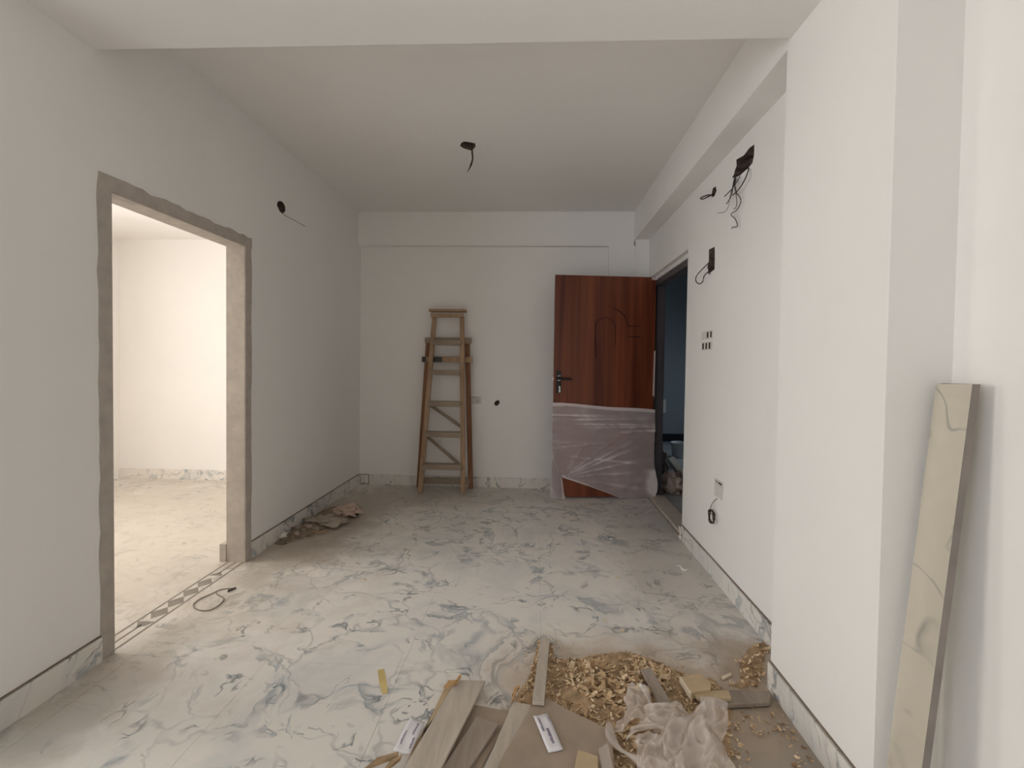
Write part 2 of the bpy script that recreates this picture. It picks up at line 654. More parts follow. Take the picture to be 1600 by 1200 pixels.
# right wall with the entrance opening and broken-out holes
RH1 = pxpoly([(1178.7, 225.6), (1178, 243.7), (1175.6, 255), (1168.7, 263), (1156, 274), (1149, 277), (1143.7, 278), (1147, 272), (1148, 267), (1151, 259), (1150.6, 249.4), (1162.5, 242.5), (1171, 231)], 0, XR, 1, 2)
RH2 = pxpoly([(1118.3, 291), (1119.7, 298), (1116, 307), (1112, 308), (1112.5, 300), (1114, 294)], 0, XR, 1, 2)
RH3 = pxpoly([(1107.8, 390), (1116.7, 385.5), (1117, 404), (1116.5, 421), (1108, 427.5), (1105.3, 418), (1107.5, 408)], 0, XR, 1, 2)
RW = .13
mb = MB()
panel(mb, lambda a, b, d: (XR + d, a, b),
      [(YC1 - .02, 0), (DR0, 0), (DR0, DRH), (DR1, DRH), (DR1, 0), (YP + .05, 0), (YP + .05, H), (YC1 - .02, H)],
      (), RW, [RH1, RH2, RH3], .07)
struct(mb.build('wall_right', ['paint', 'rough']), 'right white wall with the entrance opening and broken wiring holes', 'wall')
mb = MB()
mb.box(XR2, XR2 + .12, -3.1, YC0 + .3, 0, H)
struct(mb.build('wall_right', 'paint'), 'white wall at the right edge behind the leaning strip', 'wall')

# the room behind the camera: back wall with the balcony opening, side walls
mb = MB()
panel(mb, lambda a, b, d: (a, -3.0 - d, b), rect(-5.2, XR2 + .1, 0, H), [rect(-5.0, -3.3, .12, 2.35)], .12)
struct(mb.build('wall_back', 'paint'), 'white back wall with the balcony opening behind the camera', 'wall')
mb = MB()
panel(mb, lambda a, b, d: (-5.08 - d, a, b), rect(-3.0, 1.52, 0, H), [rect(.2, 1.3, .8, 2.2)], .12)
struct(mb.build('wall_side', 'paint'), 'white side wall with a window behind the camera', 'wall')
mb = MB()
mb.box(-5.2, XL - TW, 1.40, 1.52, 0, H)
struct(mb.build('wall_side', 'paint'), 'white partition wall of the bedroom behind the camera', 'wall')

# bedroom
mb = MB()
mb.box(BXL - .12, XL - TW, BY1, BY1 + .1, 0, H)
struct(mb.build('wall_bedroom_far', 'paint'), 'bright white far wall of the bedroom seen through the opening', 'wall')
mb = MB()
panel(mb, lambda a, b, d: (BXL - d, a, b), rect(1.52, BY1, 0, H), [rect(1.8, 3.4, .7, 2.3)], .12)
struct(mb.build('wall_bedroom_side', 'paint'), 'bedroom window wall seen as a shaded strip', 'wall')
mb = MB()
mb.box(BXL - .12, XL - TW, 1.52, BY1 + .1, BH, BH + .1)
struct(mb.build('ceiling', 'ceil'), 'bright white bedroom ceiling seen through the opening', 'ceiling')

# ------------------------------------------------------------------ stone skirting
SH, ST = .108, .012


def skirting(name, label, a, b, nrm, joints, top_dark=True, mat='skirt'):
    """a -> b along the wall foot, nrm into the room; one tile object per piece"""
    a, b, nrm = Vector(a), Vector(b), Vector(nrm)
    L = (b - a).length
    d = (b - a).normalized()
    root = thing(name, (a + b) / 2, label, 'skirting', kind='structure')
    cuts = [0] + [j for j in joints if 0 < j < L] + [L]
    for c0, c1 in zip(cuts, cuts[1:]):
        m = MB()
        p0, p1 = a + d * (c0 + .0008), a + d * (c1 - .0008)
        dz = random.uniform(-.0015, .0015)
        m.prism([p0, p1, p1 + nrm * ST, p0 + nrm * ST], (0, 0, SH + dz))
        m.build('tile', mat, root)
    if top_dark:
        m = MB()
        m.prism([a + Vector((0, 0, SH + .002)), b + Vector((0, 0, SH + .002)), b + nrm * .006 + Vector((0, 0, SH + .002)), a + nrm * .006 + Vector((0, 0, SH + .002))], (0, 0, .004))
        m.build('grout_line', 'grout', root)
    return root


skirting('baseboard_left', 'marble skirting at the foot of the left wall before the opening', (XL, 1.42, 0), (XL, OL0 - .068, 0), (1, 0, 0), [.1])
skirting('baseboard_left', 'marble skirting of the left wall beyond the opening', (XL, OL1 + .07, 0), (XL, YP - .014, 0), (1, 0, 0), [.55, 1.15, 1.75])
fs = skirting('baseboard_far', 'marble skirting at the foot of the far wall', (XL + .115, YP, 0), (q.x, YP, 0), (0, -1, 0), [.45, 1.05, 1.65, 2.25], False)
mb = MB()
mb.box(XL + .016, XL + .100, YP - .010, YP, .012, .100)
cs = mb.build('tile', 'skirt', fs)
mb = MB()
mb.box(XL + .010, XL + .106, YP - .004, YP, .004, .106)
mb.build('dark_bed', 'grout', fs)
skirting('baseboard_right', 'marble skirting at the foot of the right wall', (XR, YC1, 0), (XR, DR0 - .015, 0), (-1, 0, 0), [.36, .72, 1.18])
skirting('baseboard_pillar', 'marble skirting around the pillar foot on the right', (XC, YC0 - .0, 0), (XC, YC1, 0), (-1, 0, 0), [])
skirting('baseboard_bedroom', 'marble skirting of the bright bedroom far wall', (BXL, BY1, 0), (XL - TW, BY1, 0), (0, -1, 0), [.6, 1.2, 1.8, 2.4], False)
mb = MB()
mb.box(XL - TW - .045, XL - TW - .004, OL1 - .005, OL1 + .4, 0, .115)
struct(mb.build('baseboard_jamb', 'cement'), 'short cement skirting stub at the foot of the bedroom jamb', 'skirting')

# ------------------------------------------------------------------ entrance door
A2, B2 = at(862.5, 778, 2, 0.005), Vector((1.172, 4.79, 0))
A = Vector((A2.x, A2.y, 0))
B = Vector((B2.x, B2.y, 0))
ld = (B - A).normalized()
LW = (B - A).length
ln = Vector((ld.y, -ld.x, 0))            # towards the camera
LT = .038
Z0, Z1 = .012, 2.178


def lp(s, z, n=0.0):
    return A + ld * (s * LW) + ln * n + Vector((0, 0, z))


def leafpx(u, v, n=0.0):
    q = on_plane(u, v, A + ln * n, ln)
    return ((q - A).dot(ld) / LW, q.z)


door = thing('door_1', (B.x, B.y, 0), 'open red-brown wood-grain entrance door with black lever lock', 'door', kind='structure')
mb = MB()
mb.hexa([lp(0, Z0), lp(1, Z0), lp(1, Z0, -LT), lp(0, Z0, -LT), lp(0, Z1), lp(1, Z1), lp(1, Z1, -LT), lp(0, Z1, -LT)])
leaf = mb.build('leaf', 'door', door, bevel=.003)


def moulding(pts, r=.0036, mat='door_groove'):
    m = MB()
    m.tube([lp(*leafpx(u, v), .0006) for u, v in pts], r, 6)
    m.build('moulding', mat, leaf, True)


moulding([(930, 560), (930, 520), (933, 503), (942, 497), (952, 497.5), (958, 503), (961, 513), (961, 540)], .0030)
moulding([(957, 481), (966, 485), (974, 492), (979, 500), (981, 509), (999, 509.5)])
moulding([(982, 526), (1001, 526.5)])
moulding([(929, 500), (930.5, 520), (932, 560)], .003)
for x, y0, y1 in ((887, 540, 640), (908, 535, 640), (929.5, 555, 640), (961, 535, 640), (981, 560, 640)):
    moulding([(x, y0), (x - .5, (y0 + y1) / 2), (x - 1, y1)], .0018, 'door')
# lock: plate, lever, cylinder, key, latch
s0, z0 = leafpx(868.5, 614)
s1, z1 = leafpx(877, 579)
lock = thing('lock', lp((s0 + s1) / 2, z0, 0), None, None)
lock.parent = door
lock.location = WL[lock] - WL[door]
mb = MB()
mb.hexa([lp(s0, z0), lp(s1, z0), lp(s1, z0, .010), lp(s0, z0, .010), lp(s0, z1), lp(s1, z1), lp(s1, z1, .010), lp(s0, z1, .010)])
mb.build('lock_plate', 'black', lock, bevel=.003)
sl, zl = leafpx(873, 592)
se, ze = leafpx(891, 592.5)
mb = MB()
mb.tube([lp(sl, zl, .008), lp(sl, zl, .035), lp(sl, zl, .052)], .011, 10, smooth=0)
mb.tube([lp(sl - .004, zl, .05), lp((sl + se) / 2, zl + .002, .054), lp(se, zl - .002, .050)], .0105, 8)
mb.build('lever', 'black', lock, True)
for dz in (.026, -.018):
    mb = MB()
    mb.hexa([lp(s0 + .012, zl + dz, .010), lp(s1 - .010, zl + dz, .010), lp(s1 - .010, zl + dz, .014), lp(s0 + .012, zl + dz, .014),
             lp(s0 + .012, zl + dz + .007, .010), lp(s1 - .010, zl + dz + .007, .010), lp(s1 - .010, zl + dz + .007, .014), lp(s0 + .012, zl + dz + .007, .014)])
    mb.build('chrome_band', 'chrome', lock)
sk, zk = leafpx(873.5, 604)
mb = MB()
mb.tube([lp(sk, zk, .006), lp(sk, zk, .022)], .008, 10, smooth=0)
mb.hexa([lp(sk - .006, zk - .055, .020), lp(sk + .010, zk - .055, .020), lp(sk + .010, zk - .055, .024), lp(sk - .006, zk - .055, .024),
         lp(sk - .004, zk + .004, .020), lp(sk + .008, zk + .004, .020), lp(sk + .008, zk + .004, .024), lp(sk - .004, zk + .004, .024)])
mb.build('key', 'chrome', lock)
mb = MB()
zq = zl
mb.hexa([lp(-.013, zq - .012, -.012), lp(0, zq - .012, -.012), lp(0, zq - .012, -.026), lp(-.013, zq - .012, -.026),
         lp(-.013, zq + .012, -.012), lp(0, zq + .012, -.012), lp(0, zq + .012, -.026), lp(-.013, zq + .012, -.026)])
mb.build('latch', 'chrome', lock)
# tape on hinge edge and corner
mb = MB()
mb.hexa([lp(.985, 1.02, .0), lp(1.004, 1.00, .0), lp(1.004, 1.0, .003), lp(.985, 1.02, .003), lp(.992, 1.45, .0), lp(1.006, 1.46, .0), lp(1.006, 1.46, .003), lp(.992, 1.45, .003)])
mb.build('edge_tape', 'tape', door)
mb = MB()
mb.hexa([lp(.955, Z1 - .025, .0), lp(1.005, Z1 - .03, .0), lp(1.005, Z1 - .03, .004), lp(.955, Z1 - .025, .004), lp(.955, Z1 + .003, .0), lp(1.005, Z1 + .003, .0), lp(1.005, Z1 + .003, .004), lp(.955, Z1 + .003, .004)])
mb.build('corner_tape', 'tape', door)
for z in (.3, 1.1, 1.9):
    mb = MB()
    p = lp(1.004, z, -LT - .004)
    mb.tube([p, p + Vector((0, 0, .1))], .007, 8, smooth=0)
    mb.build('hinge', 'black', door, True)

# dark steel frame in the opening, plaster lip, stone sill
fr = thing('trim_8', (XR + .08, DR1, 0), 'dark steel frame lining the entrance opening', 'door frame', kind='structure')
mb = MB()
mb.box(XR + .05, XR + RW + .02, DR1 - .045, DR1, 0, DRH - .05)
mb.build('jamb', 'frame', fr, bevel=.003)
mb = MB()
mb.box(XR + .05, XR + RW + .02, DR0, DR0 + .03, 0, DRH - .05)
mb.build('jamb', 'frame', fr, bevel=.003)
mb = MB()
mb.box(XR + .05, XR + RW + .02, DR0, DR1, DRH - .09, DRH - .035)
mb.build('head', 'frame', fr, bevel=.003)
mb = MB()
mb.box(XR + .042, XR + .10, DR0, DR1, DRH - .035, DRH)
mb.build('plaster_lip', 'paint', fr)
mb = MB()
mb.box(XR + .02, XR + RW + .04, DR0, DR1 - .05, -.009, .018)
struct(mb.build('trim_9', 'sill', bevel=.003), 'pale stone sill across the entrance opening', 'door sill')

# ------------------------------------------------------------------ protective film round the door foot
def gauss(x, s):
    return math.exp(-(x / s) ** 2)


P0 = leafpx(877, 746)


def film_d(s, z):
    x, y = (s - P0[0]) * LW, z - P0[1]
    ang, r = math.atan2(y, x), math.hypot(x, y)
    d = .010
    for a, k, wd in ((-.14, .8, .035), (-.04, .5, .03), (.07, .8, .03), (.22, 1.2, .03), (.38, 1.3, .035), (.47, 1.4, .035), (.62, .6, .04), (.95, .4, .06), (2.0, .6, .12)):
        d += .020 * k * gauss(ang - a, wd * .7) * min(1, r / .12) * max(.25, 1 - r / 1.0) * (.75 + .5 * noise.noise(Vector((r * 4, a * 9, 2))))
    for zz, k, tilt in ((.82, 1.2, -.02), (.77, .8, .02), (.73, .9, .0), (.69, .7, .02), (.62, .9, .05), (.56, .7, -.06), (.50, .6, .08), (.43, .7, -.10)):
        d += .016 * k * gauss(z - zz - tilt * s, .009) * (.5 + .5 * math.sin(3 + 5 * s + zz * 20))
    d += .008 * noise.noise(Vector((s * 5, z * 5, 1.3))) + .004 * noise.noise(Vector((s * 14, z * 18, 4.3)))
    if s > .92 and z < .30:
        d += .03 * (s - .92) / .1 * gauss(z - .13, .13)
    return max(d, .004)


def fold_of(s, z):
    d = film_d(s, z) - .010
    k = max(0, min(1, d / .013))
    hem = .7 if P0[0] < s < .7 and z < P0[1] * (1 - (s - P0[0]) / .55) + .03 else 0
    return max(k * k, hem, .9 if z > film_top(s) - .028 else 0)


def film_top(s):
    a, b = leafpx(862, 629), leafpx(1022, 640)
    return a[1] + (b[1] - a[1]) * s + .004 * math.sin(9 * s)


mb = MB()
NS, NZ = 110, 70
e1 = leafpx(968, 776)[0]
sA = P0[0] + .005
grid = []
for i in range(NS + 1):
    s = sA + (1.012 - sA) * i / NS
    if s < e1:
        zb = P0[1] * (1 - (s - sA) / (e1 - sA)) ** .92 + .006
    else:
        zb = .006
    zt = film_top(s)
    ex = 0
    for j in range(NZ + 1):
        z = zb + (zt - zb) * j / NZ
        s2 = s + (.030 * max(0, (s - .93) / .08) * gauss(z - .13, .14) if s > .93 else 0)
        grid.append(lp(s2, z, film_d(s, z) + (.015 * gauss(z - zb, .03) if s < e1 else 0)))
mb.add(grid, [(i * (NZ + 1) + j, (i + 1) * (NZ + 1) + j, (i + 1) * (NZ + 1) + j + 1, i * (NZ + 1) + j + 1) for i in range(NS) for j in range(NZ)])
grid = []
NL = 16
for i in range(NL + 1):
    for j in range(NZ + 1):
        zt = film_top(0)
        z = .004 + (zt - .004) * j / NZ
        fl = max(0, 1 - z / max(P0[1], .01))
        right = sA + .045 * fl
        s = -.012 - .01 * gauss(z - .05, .08) + (right + .012) * i / NL
        grid.append(lp(s, z, film_d(min(max(s, 0), sA), z) + .03 * fl * math.sin(i / NL * math.pi) + .01 * fl))
mb.add(grid, [(i * (NZ + 1) + j, (i + 1) * (NZ + 1) + j, (i + 1) * (NZ + 1) + j + 1, i * (NZ + 1) + j + 1) for i in range(NL) for j in range(NZ)])
film = mb.build('plastic_film', 'film', None, True)
att = film.data.attributes.new('fold', 'FLOAT', 'POINT')
for i_, v_ in enumerate(film.data.vertices):
    pw = v_.co + WL[film] - A
    att.data[i_].value = fold_of(pw.dot(ld) / LW, pw.z)
tag(film, 'torn clear plastic film wrapped round the lower half of the door', 'plastic film')

# ------------------------------------------------------------------ stair lobby outside the door
LX0, LX1, LY0, LY1, LH_ = XR + RW, 3.2, 3.0, 8.40, 3.0
mb = MB()
mb.box(LX0, LX1 + .1, LY0, LY1 + .1, -.1, -.004)
struct(mb.build('floor_lobby', 'lobby_floor'), 'dusty grey floor of the stair lobby outside', 'floor')
mb = MB()
mb.box(LX0 - .1, LX1 + .1, LY1, LY1 + .1, 0, LH_)
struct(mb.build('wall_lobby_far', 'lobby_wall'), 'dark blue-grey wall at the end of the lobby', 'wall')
mb = MB()
panel(mb, lambda a, b, d: (LX1 + d, a, b), rect(LY0, LY1, 0, LH_), [rect(6.3, 7.5, .3, 1.5)], .1)
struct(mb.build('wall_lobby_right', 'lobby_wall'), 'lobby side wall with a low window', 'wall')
mb = MB()
mb.box(LX0 - .1, LX0, YP + .05, LY1, 0, LH_)
mb.box(LX0 - .02, LX0, LY0, YP + .05, H, LH_)
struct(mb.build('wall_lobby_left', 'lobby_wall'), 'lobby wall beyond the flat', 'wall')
mb = MB()
mb.box(LX0, LX1, LY0 - .1, LY0, 0, LH_)
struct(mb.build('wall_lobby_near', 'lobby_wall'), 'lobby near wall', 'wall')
mb = MB()
mb.box(LX0 - .1, LX1 + .1, LY0 - .1, LY1 + .1, LH_, LH_ + .1)
struct(mb.build('ceiling_lobby', 'lobby_wall'), 'dark lobby ceiling', 'ceiling')
mb = MB()
mb.box(LX0, LX1, LY1 - .015, LY1, -.004, .13)
struct(mb.build('baseboard_lobby', 'lobby_skirt'), 'black skirting of the lobby wall', 'skirting')
# bucket
bc = at(1062, 714, 2, 0)
bk = thing('bucket', (bc.x, bc.y, -.004), 'white plastic bucket standing in the lobby', 'bucket')


def lathe(mb, c, prof, n=20, mi=0):
    vs = []
    for r, z in prof:
        vs += [(c[0] + r * math.cos(k * math.tau / n), c[1] + r * math.sin(k * math.tau / n), c[2] + z) for k in range(n)]
    mb.add(vs, [(i * n + k, i * n + (k + 1) % n, (i + 1) * n + (k + 1) % n, (i + 1) * n + k) for i in range(len(prof) - 1) for k in range(n)], mi)
    return mb


mb = MB()
lathe(mb, (bc.x, bc.y, -.004), [(.001, 0), (.105, 0), (.125, .2), (.135, .2), (.135, .215), (.12, .215), (.10, .01), (.001, .01)])
mb.build('pail', 'bucket', bk, True)
mb = MB()
mb.tube([(bc.x - .133, bc.y, .19), (bc.x - .09, bc.y - .12, .13), (bc.x, bc.y - .17, .10), (bc.x + .09, bc.y - .12, .13), (bc.x + .133, bc.y, .19)], .004)
mb.build('handle', 'chrome', bk, True)


def plank(name, px, z, t, mat, label, cat='plank', group=None, tilt=0, parent=None, bevel=.0015, extend=0, lab=True):
    """four (or more) outline pixels on the plane z, thickness t"""
    P = [at(u, v, 2, z) for u, v in px]
    if extend:
        P[2] = P[1] + (P[2] - P[1]) * extend
        P[3] = P[0] + (P[3] - P[0]) * extend
    c = sum(P, Vector()) / len(P)
    if tilt:
        ax, k = tilt
        P = [p + Vector((0, 0, max(0, (p - c).dot(Vector(ax)) * k))) for p in P]
    m = MB()
    m.prism([p - Vector((0, 0, t)) for p in P], (0, 0, t))
    o = m.build(name, mat, parent, bevel=bevel)
    if lab:
        tag(o, label, cat, group)
    return o


plank('board', [(1044, 716), (1052, 712), (1075, 742), (1072, 752)], .03, .02, 'cut', 'pale wooden board lying on the lobby floor', 'board')
# white notice stuck on lobby wall
a, b = at(1034, 624, 1, LY1 - .003), at(1040, 645, 1, LY1 - .003)
mb = MB()
mb.box(a.x, b.x, LY1 - .006, LY1, b.z, a.z)
tag(mb.build('paper_notice', 'white'), 'small white paper stuck on the dark lobby wall', 'paper')


def crumple(name, c, rx, ry, rz, mat, seed, label, cat, n=44, amp=.6, freq=4.5, group=None, flat=True):
    """crumpled sack: closed lump with creases that sits on the floor"""
    m = MB()
    vs, fs = [], []
    R = n // 2
    for i in range(R + 1):
        th = math.pi * i / R
        for k in range(n):
            ph = math.tau * k / n
            d = Vector((math.sin(th) * math.cos(ph), math.sin(th) * math.sin(ph), math.cos(th)))
            f = 1 + amp * noise.noise(d * freq * .5 + Vector((seed, 0, 0))) - amp * .9 * abs(noise.noise(d * freq + Vector((0, seed, 0))))
            p = Vector((d.x * rx * f, d.y * ry * f, d.z * rz * f + rz * .45))
            p.z = max(p.z, 0) if flat else p.z
            vs.append(Vector(c) + p)
    for i in range(R):
        for k in range(n):
            fs.append((i * n + k, i * n + (k + 1) % n, (i + 1) * n + (k + 1) % n, (i + 1) * n + k))
    m.add(vs, fs)
    o = m.build(name, mat, None, True)
    return tag(o, label, cat, group)


c = at(1052, 772, 2, 0)
crumple('rubbish_bag', (c.x + .02, c.y + .10, 0), .15, .15, .14, 'pink', 3.3, 'pinkish crumpled rubbish bag in the lobby behind the sill', 'bag')
c = at(1043, 745, 2, 0)
crumple('rubbish_bag', (c.x - .03, c.y + .25, 0), .10, .12, .22, 'scrap', 8.1, 'dark grey crumpled sack in the lobby by the door frame', 'bag')

# ------------------------------------------------------------------ ladder
LY = (4.70, 4.955)
LTOP = 1.835
lnv = Vector((0, LTOP, -(LY[1] - LY[0]))).normalized()
lo = Vector((0, LY[0], 0))


def fp(u, v, off=0.0):
    return on_plane(u, v, lo + lnv * off, lnv)


RY = (4.925, 4.972)
rtop = at(700, 528, 1, 4.97).z
rnv = Vector((0, rtop, -(RY[1] - RY[0]))).normalized()
ro = Vector((0, RY[0], 0))


def rp(u, v, off=0.0):
    return on_plane(u, v, ro + rnv * off, rnv)


lad = thing('step_ladder', (-.91, 4.8, 0), 'old wooden step ladder folded and leaned against the far wall', 'ladder')
SD = .028


def foot(a, b, z=0.0):
    """continue a->b down to height z"""
    t = (z - a.z) / (b.z - a.z)
    return a + (b - a) * t


for (t, b_, m_) in (((679, 494), (656.5, 772), 'ladder'), ((722, 494), (723.5, 772), 'ladder')):
    m = MB()
    a = fp(*t)
    m.bar(a, foot(a, fp(*b_), .012), (1, 0, 0), .046, SD)
    m.build('stile', m_, lad, bevel=.003)
for i, (v, u0, u1, mt) in enumerate(((533, 676, 721, 'ladder_grey'), (579.5, 673.5, 720.5, 'ladder_grey'), (628, 670, 721, 'ladder_grey'), (675.5, 665, 722, 'ladder_grey'), (725.5, 661, 722, 'ladder_grey'))):
    m = MB()
    a, b = fp(u0, v), fp(u1, v)
    m.box(a.x, b.x, a.y - .055, a.y + .040, a.z - .040, a.z + .012)
    m.build('tread', mt, lad, bevel=.002)
m = MB()
a, b = fp(671.5, 488), fp(728.5, 488)
m.box(a.x, b.x, a.y - .06, a.y + .055, a.z + .006, a.z + .030)
m.build('top_board', 'ladder', lad, bevel=.003)
m = MB()
a, b = fp(674, 493), fp(725, 493)
m.box(a.x, b.x, a.y - .045, a.y - .02, a.z - .020, a.z + .020)
m.build('top_rail', 'ladder', lad, bevel=.002)
for (t, b_, m_) in (((670, 528), (654.5, 762), 'ladder_red'), ((730, 528), (735.5, 764), 'ladder_red')):
    m = MB()
    a = rp(*t)
    m.bar(a, foot(a, rp(*b_), .012), (1, 0, 0), .050, .035)
    m.build('rear_leg', m_, lad, bevel=.003)
for (v0, v1, u0, u1) in ((528, 536, 664, 737), (558, 565.5, 660, 738.5)):
    m = MB()
    a, b = rp(u0, v1, -.03), rp(u1, v0, -.03)
    m.box(a.x, b.x, a.y - .012, a.y + .012, a.z, b.z)
    o = m.build('crossbar', 'ladder_grey' if v0 == 528 else 'ladder', lad, bevel=.002)
    if v0 == 558:
        for k0, k1 in ((659.5, 666), (677, 691)):
            m2 = MB()
            aa, bb = rp(k0, v1 + .3, -.03), rp(k1, v0 - .3, -.03)
            m2.box(aa.x, bb.x, a.y - .0135, a.y - .011, aa.z, bb.z)
            m2.build('black_paint', 'black', o)
for (p0, p1) in (((674, 634), (722, 668)), ((667.5, 682), (716, 724))):
    m = MB()
    m.bar(rp(*p0, -.02), rp(*p1, -.02), (0, 0, 1), .032, .018)
    m.build('diagonal_brace', 'ladder_grey', lad, bevel=.002)
m = MB()
a, b = rp(656, 755, -.02), rp(734, 748, -.02)
m.box(a.x, b.x, a.y - .01, a.y + .012, a.z, b.z)
m.build('bottom_rail', 'ladder_grey', lad, bevel=.002)

# ------------------------------------------------------------------ wiring
def wire(name, parent, pts, r, mat='wire', smooth=5):
    m = MB()
    m.tube(pts, r, 6, smooth=smooth)
    return m.build(name, mat, parent, True)


def rw(u, v, off=.02):
    return at(u, v, 0, XR - off)


t = thing('ceiling_wire', at(737, 240, 2, H), 'black wire hanging from the broken ceiling hole', 'wire')
c = at(737, 229, 2, H)
# hangs straight down under the hole
cz = Vector((c.x, c.y, H))
def cwp(u, v):
    return at(u, v, 1, c.y)
wire('wire', t, [cz + Vector((-.01, 0, .05)), cz, cwp(738, 240), cwp(738.5, 248), cwp(736.5, 256)], .0065)
wire('wire_end', t, [cwp(736.5, 256), cwp(735, 260), cwp(732.5, 265), cwp(730, 269.5)], lambda f: .008 * (1 - f) + .001)
t = thing('wall_wire', at(441, 333, 0, XL), 'thin stiff wire sticking out of the left wall hole', 'wire')
wire('wire', t, [at(440, 328, 0, XL - .03), at(443, 335, 0, XL + .01), at(460, 344.5, 0, XL + .05), at(477, 354, 0, XL + .09)], .0022, 'wire_pale')
t = thing('wire_bundle', rw(1152, 270, 0), 'tangle of wires hanging from the big hole in the right wall', 'wires')
wire('wire', t, [rw(1169, 258, -.04), rw(1169.5, 265, .01), rw(1164, 280, .03), rw(1155, 295, .03), rw(1145, 305, .03)], .0034)
wire('wire', t, [rw(1150, 270, -.04), rw(1149, 277, .01), rw(1146, 292, .03), rw(1139, 300, .04), rw(1132, 307, .04)], .0030)
wire('wire', t, [rw(1149, 272, -.04), rw(1147, 281, .02), rw(1145, 292, .02), rw(1143, 304, .025), rw(1139, 313, .025), rw(1135, 319, .025)], .0030)
wire('wire', t, [rw(1158, 268, -.04), rw(1154, 280, .02), rw(1148, 290, .02), rw(1150, 300, .03), rw(1156, 308, .02), rw(1157.5, 316, .02), rw(1152, 327, .02), rw(1142, 335, .02), rw(1148, 341, .02), rw(1152, 350, .02), rw(1151, 354, .02), rw(1145, 355, .02), rw(1143.5, 357, .02)], .0025)
wire('wire', t, [rw(1152, 272, -.04), rw(1149, 285, .015), rw(1150, 300, .015), rw(1151, 318, .015), rw(1149, 325, .015), rw(1146, 326, .015)], .0028, 'wire_pale')
wire('wire', t, [rw(1148, 280, .01), rw(1141, 305, .02), rw(1138, 322, .03), rw(1132, 331, .03), rw(1120, 333, .03)], .0018, 'wire_pale')
t = thing('wire_loop', rw(1116, 303, 0), 'looped wire poking from the small hole in the right wall', 'wire')
wire('wire', t, [rw(1117, 300, -.03), rw(1113, 304, .005), rw(1105, 305, .03), rw(1097, 308, .05), rw(1094.5, 310, .06), rw(1098, 311, .05), rw(1106, 307.5, .03), rw(1115, 303, -.02)], .004)
t = thing('wire_loop', rw(1110, 423, 0), 'drooping wire loop from the rectangular hole by the entrance', 'wire')
wire('wire', t, [rw(1112, 405, -.04), rw(1106, 412, .005), rw(1098, 420, .03), rw(1089, 430, .05), rw(1087, 438, .055), rw(1092, 443.5, .05), rw(1098, 440, .04), rw(1100, 432, .03), rw(1105, 426, .01), rw(1111, 423, -.03)], .0034)
wire('wire', t, [rw(1112, 415, -.04), rw(1109, 421, .005), rw(1106, 426, .02), rw(1110, 428, .01)], .003)
# switch box with empty module slots
sb = thing('switch_box', rw(1106, 548, 0), 'empty two-row switch box set in the right wall', 'switch box')


def boxplate(px, slots, label):
    P = pxpoly(px, 0, XR, 1, 2)
    y1, y0 = max(p[0] for p in P), min(p[0] for p in P)
    z0, z1 = min(p[1] for p in P), max(p[1] for p in P)
    m = MB()
    holes = [rect(y1 - (y1 - y0) * b, y1 - (y1 - y0) * a, z0 + .008, z1 - .008) for a, b in slots]
    panel(m, lambda a, b, d: (XR - .006 + d, a, b), rect(y0 - .006, y1 + .006, z0, z1), (), .006, holes, .0045)
    m.build('module_frame', ['switch', 'slot'], sb)


boxplate([(1098, 531), (1114, 515.5)], [(.05, .46), (.50, .66), (.84, .98)][1:], 'upper')
boxplate([(1098, 548), (1113, 533)], [(.04, .22), (.39, .56), (.73, .90)], 'lower')
# low outlet box with coil
ob = thing('outlet_box', rw(1125, 776, 0), 'white outlet box with a broken top edge low on the right wall', 'outlet')
y1, y0 = rw(1118.5, 765, 0).y, rw(1129, 770, 0).y
zb, zt = rw(1124, 776, 0).z, rw(1124, 758, 0).z
m = MB()
panel(m, lambda a, b, d: (XR - .005 + d, a, b), rect(y0 - .01, y1 + .01, zb - .008, zt + .028), (), .005,
      [[(y0, zt + .006), (y1 - .01, zt + .012), (y1 - .005, zt + .020), (y0 + .05, zt + .014), (y0 + .045, zt + .021), (y0 + .01, zt + .018)]], .004)
m.build('box_plate', ['switch', 'slot'], ob)
m = MB()
m.box(XR - .008, XR - .005, y0 + .006, y1 - .006, zb, zt)
m.build('cover', 'switch', ob, bevel=.001)
wc = thing('wire_coil', rw(1113, 815, 0), 'coiled black wire hanging below the low outlet box', 'wire')
cc = rw(1112.8, 807, .018)
rr = .040
for k in range(3):
    wire('wire', wc, [cc + Vector((-.004 * k + .003 * math.sin(3 * q_ + k), rr * (1 + .04 * k) * math.cos(q_ + k), rr * math.sin(q_ + k))) for q_ in [i * math.tau / 10 for i in range(11)]], .004)
wire('wire', wc, [rw(1120, 779, .004), rw(1114, 785, .02), rw(1110.5, 792, .022), rw(1109, 799, .02)], .0025, 'wire_pale')
wire('wire', wc, [rw(1110, 801, .022), rw(1115, 806, .026), rw(1119, 812, .024), rw(1121, 817, .02)], .002, 'wire_pale')
# flush socket box and hole on far wall
sk_ = thing('socket_box', at(744, 632, 1, YP), 'flush white socket box on the far wall beside the ladder', 'socket')
a, b = at(735, 631, 1, YP), at(752, 619.5, 1, YP)
m = MB()
panel(m, lambda x, z, d: (x, YP - .004 + d, z), rect(a.x, b.x, a.z, b.z), (), .004,
      [rect(a.x + .01, b.x - .02, b.z - .014, b.z - .009), rect(b.x - .05, b.x - .044, a.z + .01, b.z - .03), rect(b.x - .03, b.x - .024, a.z + .01, b.z - .03)], .002)
m.build('socket_plate', ['switch', 'scrap'], sk_)

# ------------------------------------------------------------------ marble strip leaning in the right corner
def sx(z):
    return 1.102 - (1.28 - z) / 1.086 * .098


